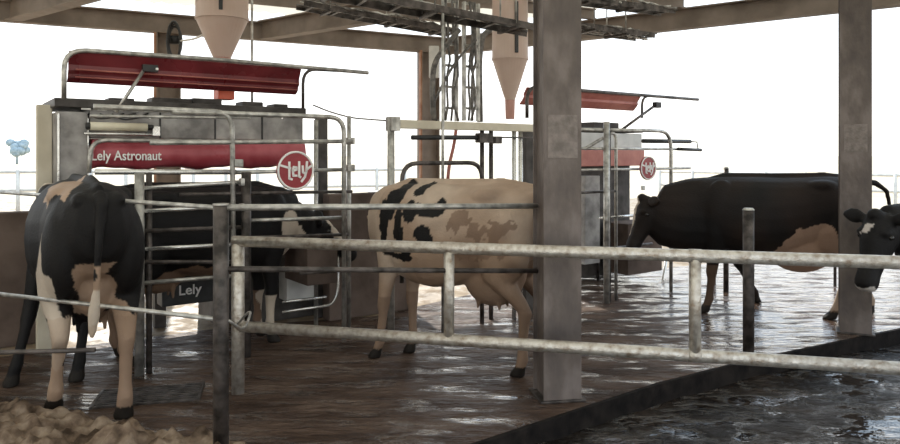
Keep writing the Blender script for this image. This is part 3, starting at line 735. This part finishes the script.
ltb('lid_arm', [f(620,131,.3), f(653,107,.3)], .016, M['galv_dark']); box('arm_bracket', f(657,105,.3), (.1,.06,.07), M['black'], rb)
s0_, s1_ = B.s_at(575,WB), B.s_at(642,WB)
z_ = lambda py, w_=WB, px=610: f(px,py,w_).z
slb('body', B.s_at(570,WB), s1_, .05, z_(150), WB+.2, WB+.8, M['darkhouse'])
slb('panel', B.s_at(570,WB), s1_, z_(148), z_(133), WB, WB+.6, M['panel_light'])
slb('red_cover', B.s_at(570,WB), s1_, z_(166), z_(150), WB-.04, WB+.5, M['redpale'])
slb('top_ledge', B.s_at(570,WB), s1_, z_(132), z_(128), WB-.02, WB+.6, M['darkhouse'])
slb('top_unit', B.s_at(600,WB), B.s_at(625,WB), z_(128), z_(122), WB+.1, WB+.35, M['darkhouse'])
ltb('hoop', [(B.s_at(545,0),0,f(610,131,0).z),(B.s_at(671,0),0,f(670,131,0).z),(B.s_at(671,0),0,0)], .021, M['galv'], rnd=.22)
ltb('hoop', [(B.s_at(585,0),0,f(605,149,0).z),(B.s_at(616,0),0,f(610,130,0).z),(B.s_at(616,0),0,0)], .018, M['galv'], rnd=.12)
ltb('post', [(B.s_at(603,0),-.05,0),(B.s_at(603,0),-.05,f(603,122,0).z)], .034, M['galv'])
ltb('post', [(B.s_at(609,0),.0,0),(B.s_at(609,0),.0,f(609,128,0).z)], .02, M['galv_dark'])
for y_, pa, pb, m in ((149,545,700,'galv'),(169,545,690,'galv'),(215,600,652,'galv_bright'),(245,545,652,'galv_dark'),(190,545,616,'galv_dark')):
    zc_ = f(640,y_,0).z; ltb('bar', [(B.s_at(pa,0),0,zc_),(B.s_at(pb,0),0,zc_)], .015, M[m])
a_, b_ = f(643,141,.1), f(690,141.5,.1); ltb('cylinder', [a_,b_], .026, M['black']); ltb('bar', [b_, f(697,142,.1), f(698,149,.0)], .01, M['galv'])
ltb('cylinder', [f(678,149,-.03), f(701,150,-.03)], .02, M['black'])
emblem(rb, f(648,168,-.05), .135)
ltb('scraper_frame', [f(612,298,.5), f(660,296,.5), f(668,250,.5)], .018, M['galv_bright'], rnd=.1)
slb('milk_unit', B.s_at(585,.6), B.s_at(600,.6), .3, 1.35, .6, .9, M['panel'])
slb('feed_trough', B.s_at(628,.5), B.s_at(662,.5), .12, .75, .5, .9, M['wall'])
for py in (188,197,206): box('cable_clip', f(643,py,-.03), (.035,.03,.05), M['panel_light'], rb, bev=.004)
# entry side frame left of the column
zf = (f(391,124,0).z+f(530,128,0).z)/2
e2 = empty('entry_gate', wld(B, B.s_at(391,0), 0), RZ, 'pale overhead gate frame with black air cylinder above the tan cow, left of the column', 'gate')
sh = Vector((-B.s_at(391,0),0,0))
def lte(name, pts, r, m, rnd=0): return tube(name, [Vector(p)+sh for p in pts], r, m, e2, 10, rnd)
s0_, s1_ = B.s_at(391,0), B.s_at(533,0)
bm = BM(); beam_between(bm, Vector((s0_,0,zf))+sh, Vector((s1_,0,zf))+sh, .07, .075, .01); new_obj('top_beam', bm, M['creampost'], e2)
lte('post', [(s0_,0,0),(s0_,0,zf+.06)], .032, M['galv'])
box('clamp', Vector((s0_+.02,0,zf))+sh, (.09,.1,.12), M['galv'], e2)
for px, rr, m, w_ in ((482,.022,'galv_dark',.05),(491,.022,'galv_dark',.12),(514,.022,'galv_bright',.0),(520.5,.024,'galv_bright',.0)):
    s_ = B.s_at(px,w_); lte('post', [(s_,w_,0),(s_,w_,zf+.02)], rr, M[m])
s_ = B.s_at(527,.1); bm = BM(); add_box(bm, Vector((s_,.1,zf*.5-.0))+sh, (.09,.08,zf)); new_obj('post', bm, M['darkhouse'], e2)
lte('air_cylinder', [f(412,137.5,-.02), f(478,137.5,-.02)], .022, M['black'])
lte('piston_rod', [f(478,137.5,-.02), f(534,137.5,-.02)], .008, M['galv_dark'])
box('valve', f(484,138,-.02)+sh, (.16,.07,.09), M['galv_dark'], e2)
box('valve', f(497,140,-.02)+sh, (.08,.06,.07), M['galv_dark'], e2)
zg = f(440,163,-.05).z
lte('gate_hoop', [(B.s_at(402,-.05),-.05,.5),(B.s_at(402,-.05),-.05,zg),(B.s_at(482,-.05),-.05,zg),(B.s_at(482,-.05),-.05,.5)], .02, M['galv_dark'], rnd=.16)
tag(tube('conduit', [wld(B,B.s_at(443,.0),.0,0)-Vector((0,.2,0)), wld(B,B.s_at(443,0),.0,ZB+.3)-Vector((0,.2,0))], .013, M['galv']), 'thin vertical steel conduit rising past the tan cow to the roof', 'pipe')
hz = [f(456,130,.2), f(454,145,.2), f(449,165,.2), f(447,190,.2)]
tag(tube('red_hose', [wld(B,p.x,p.y,p.z) for p in hz], .016, M['redpale'], rnd=.1), 'pale red hose hanging from the gate frame above the tan cow', 'hose')
tag(tube('conduit', [P(252,-20,6.9), P(252,70,6.9), Vector((q(252)*6.9,6.9,1.75))], .012, M['galv']), 'thin grey conduit dropping beside the left feed hopper', 'pipe')

# ------------------------------------------------------------------ overhead cable trays, ladders, cables
def tray(a, b, wd, label, ncab, seed, rung=.3, hang=(), spill=False):
    a = Vector(a); b = Vector(b); d = (b-a); L = d.length; ang = math.atan2(d.y, d.x)
    e_ = empty('cable_tray', a, ang, label, 'cable tray')
    sl_ = (b.z-a.z)/L
    for s in (-1,1):
        bm = BM(); beam_between(bm, (0,s*wd/2,0), (L,s*wd/2,sl_*L), .012, .06); new_obj('side_rail', bm, M['galv_dark'], e_)
    k = .1
    while k < L: box('rung', (k,0,sl_*k-.02), (.03,wd,.02), M['galv_dark'], e_, bev=0); k += rung
    rn = random.Random(seed)
    for c in range(ncab):
        bm = BM(); y0 = (rn.random()-.5)*wd*.85; pts = []; m_n = 22
        for i in range(m_n+1):
            t = i/m_n; pts.append((t*L+ (.1*rn.random() if spill and i==m_n else 0), y0+.05*math.sin(t*9+c*2)+rn.uniform(-.02,.02), sl_*t*L+.0+.035*rn.random()+.012*(c%4)-(.05*rn.random() if spill else 0)))
        add_loft(bm, pts, rn.choice((.008,.011,.015)), 6); new_obj('cable', bm, M['cable'] if c%3 else M['galv'], e_, True)
    for k in hang:
        for s in (-1,1): tube('hanger_rod', [(k,s*wd/2,sl_*k),(k,s*wd/2,ZB+.26-a.z)], .008, M['galv'], e_, 6)
        box('cross_bar', (k,0,sl_*k-.035), (.04,wd+.06,.025), M['galv_dark'], e_)
    return e_
tray(P(240,-24,5.5), P(534,31,6.6), .30, 'long cable tray crossing under the roof towards the middle column', 8, 3, hang=(.7,1.6,2.4))
tray(P(565,26,7.8), P(645,37,8.5), .30, 'cable tray full of loose cables ending in mid-air right of the middle column', 14, 5, hang=(.3,.8), spill=True)
tray(P(300,5,7.6), P(452,33,8.6), .25, 'farther cable tray seen below the roof beams between the hoppers', 5, 11, hang=(.3,1.1,1.7))
tray(P(560,-2,7.2), P(668,12,8.2), .2, 'upper narrow cable tray right of the middle column', 5, 8, hang=(.3,1.0))
# vertical ladders standing on the gate frame
def ladder(px, w_, wd, ybot, ztop_, label, ncab, sd_):
    b0 = B.f(px, ybot, w_); p = wld(B, b0.x, w_, b0.z)
    e_ = empty('cable_ladder', p, RZ, label, 'cable ladder'); h = ztop_-p.z
    for s in (-1,1):
        bm = BM(); add_box(bm, (s*wd/2,0,h/2), (.022,.04,h)); new_obj('side_rail', bm, M['galv'], e_)
    k = .12
    while k < h: box('rung', (0,0,k), (wd,.02,.022), M['galv'], e_, bev=0); k += .2
    rn = random.Random(sd_)
    for c in range(ncab):
        x0 = rn.uniform(-wd*.35, wd*.35); pts = [(x0+rn.uniform(-.03,.03), -.035-.012*c%3*.01, h*t/8) for t in range(9)]
        bm = BM(); add_loft(bm, pts, .011, 6); new_obj('cable', bm, M['cable'], e_, True)
    return e_
ladder(450, .15, .15, 121, 3.06, 'left of the two vertical cable ladders above the tan cow', 3, 2)
ladder(471, .15, .17, 121, 3.06, 'right of the two vertical cable ladders, nearest the farther feed hopper', 4, 4)
def wcable(name, pts, r, m, label, cat='cable', rnd=.2): return tag(tube(name, pts, r, m, None, 8, rnd), label, cat)
bp0 = lambda px, py, w_=.1: (lambda c: wld(B, c.x, w_, c.z))(B.f(px,py,w_))
wcable('hose_loop', [bp0(459,30), bp0(447,45), bp0(434,62), bp0(432,90), bp0(434,120)], .026, M['cable'], 'thick dark hose curving down left of the cable ladders')
wcable('hose_loop', [bp0(476,40), bp0(458,58), bp0(446,78), bp0(436,98), bp0(430,112), bp0(438,122)], .013, M['cable'], 'thin dark cable looping down across the left cable ladder')
wcable('hose_loop', [bp0(490,30,.2), bp0(482,36,.2), bp0(479,60,.2), bp0(480,122,.2)], .03, M['cable'], 'dark cable bundle bending down right of the cable ladders')
tag(box('fan_box', P(434,62,10.98), (.16,.1,.5), M['panel_light'], bev=.02), 'pale control box fixed to the rusty eave column', 'box')
# small coil on the column behind robot A
bm = BM()
for k in range(3):
    cpt = P(175,42,9.1); pts = [cpt+Vector((math.cos(2*PI*i/24)*.085, -.02*k, math.sin(2*PI*i/24)*(.20+.03*k))) for i in range(25)]
    add_loft(bm, pts, .016, 8)
add_box(bm, P(175,40,9.16), (.12,.08,.1)); tag(new_obj('cable_coil', bm, M['black'], smooth=True), 'coiled black cable hung on the eave column behind the left robot', 'cable')
wcable('air_line', [P(180,41,9.1), P(195,39,8.0), P(206,33,6.8)], .012, M['fencewhite'], 'pale thin line from the coil to the left feed hopper', rnd=.5)
wcable('air_line', [P(313,105,6.2), P(330,112,6.3), P(352,118,6.35), P(391,121,6.0)], .007, M['cable'], 'thin wire sagging between the left robot and the gate frame', rnd=.3)
bm = BM(); c_ = P(519,14,7.45); add_loft(bm, [c_-Vector((0,0,.07)), c_+Vector((0,0,.06))], [.06,.09], 16); tag(new_obj('bucket', bm, M['orange']), 'small orange-red bucket on the cable tray beside the middle column', 'bucket')

# ------------------------------------------------------------------ far things
def far_fence(pts, h, label, npost, rails, m=M['fencewhite'], r=.05):
    a, b = Vector(pts[0]), Vector(pts[1]); e_ = empty('field_fence', (a.x,a.y,-.22), 0, label, 'fence'); o = Vector((a.x,a.y,0))
    for z_ in rails: tube('rail', [Vector((0,0,z_)), b-o+Vector((0,0,z_))], r*.7, m, e_, 8)
    for k in range(npost):
        p = (b-o)*(k/(npost-1)); tube('post', [p, p+Vector((0,0,h))], r, m, e_, 8)
    return e_
far_fence([(q(-20)*17,17,0),(q(405)*20,20,0)], 1.45, 'pale two-rail field fence beyond the left robot', 14, (1.4,.95))
far_fence([(q(660)*24,24,0),(q(1000)*18,18,0)], 1.3, 'pale rail field fence beyond the brown-black cow', 9, (1.25,.8))
e_ = far_fence([(q(598)*8.9,8.9,0),(q(835)*8.6,8.6,0)], .6, 'low dark pipe fence behind the legs of the brown-black cow', 3, (.32,), M['galv_dark'], .018); e_.location.z = 0
# distant tree
e_ = empty('tree', (q(17)*140,140,-.22), 0, 'hazy round tree alone on the far horizon at left', 'tree')
bm = BM(); rn = random.Random(5)
for k in range(14): add_ell(bm, (rn.uniform(-1.3,1.3), rn.uniform(-1,1), 2.2+rn.uniform(0,2.2)), (.9,.9,.8), sub=2)
new_obj('crown', bm, M['tree'], e_, True)
tube('trunk', [(0,0,0),(0,0,2.4)], .2, M['tree'], e_)
tag(box('block', (q(376)*16, 16, .28), (.35,.3,1.0), M['fencewhite'], bev=.03), 'pale upright block in the field right of the left robot', 'block')

# ------------------------------------------------------------------ mud heap in the near left corner
bm = BM(); nx, ny = 170, 60
x0, x1, y0, y1 = -3.6, -.75, 3.05, 4.35
def mz(x, y):
    edge = 4.50 - .30*(x+2.9) - .05*math.sin(x*3)          # far edge of the heap
    t = (edge-y)
    h = max(0, min(1, t/.16)); right = max(0, min(1, (-.95-x)/.3))
    p = Vector((x,y,0))
    return -.03 + h*right*(.09+.06*noise.noise(p*3.1)+.075*noise.noise(p*7)+.05*noise.noise(p*16)+.02*noise.noise(p*36))
g = [[bm.verts.new((x0+(x1-x0)*i/nx, y0+(y1-y0)*j/ny, mz(x0+(x1-x0)*i/nx, y0+(y1-y0)*j/ny))) for j in range(ny+1)] for i in range(nx+1)]
for i in range(nx):
    for j in range(ny): bm.faces.new((g[i][j],g[i+1][j],g[i+1][j+1],g[i][j+1]))
mo = tag(new_obj('mud_bedding', bm, M['mud'], smooth=True), 'lumpy brown mud and bedding heaped in the near left corner', 'mud'); mo['kind'] = 'stuff'
# floor grate near the cow's hind legs
g0 = G(150, 396)
e_ = empty('floor_grate', (g0.x,g0.y,0), .25, 'slotted floor grate in the wet floor right of the black cow', 'grate')
for k in range(9): box('grate_bar', (0, -.16+k*.04, .006), (.62,.018,.016), M['galv_dark'], e_, bev=.003)
for x_ in (-.32,.32): box('end_bar', (x_,0,.006), (.02,.36,.02), M['galv_dark'], e_, bev=0)
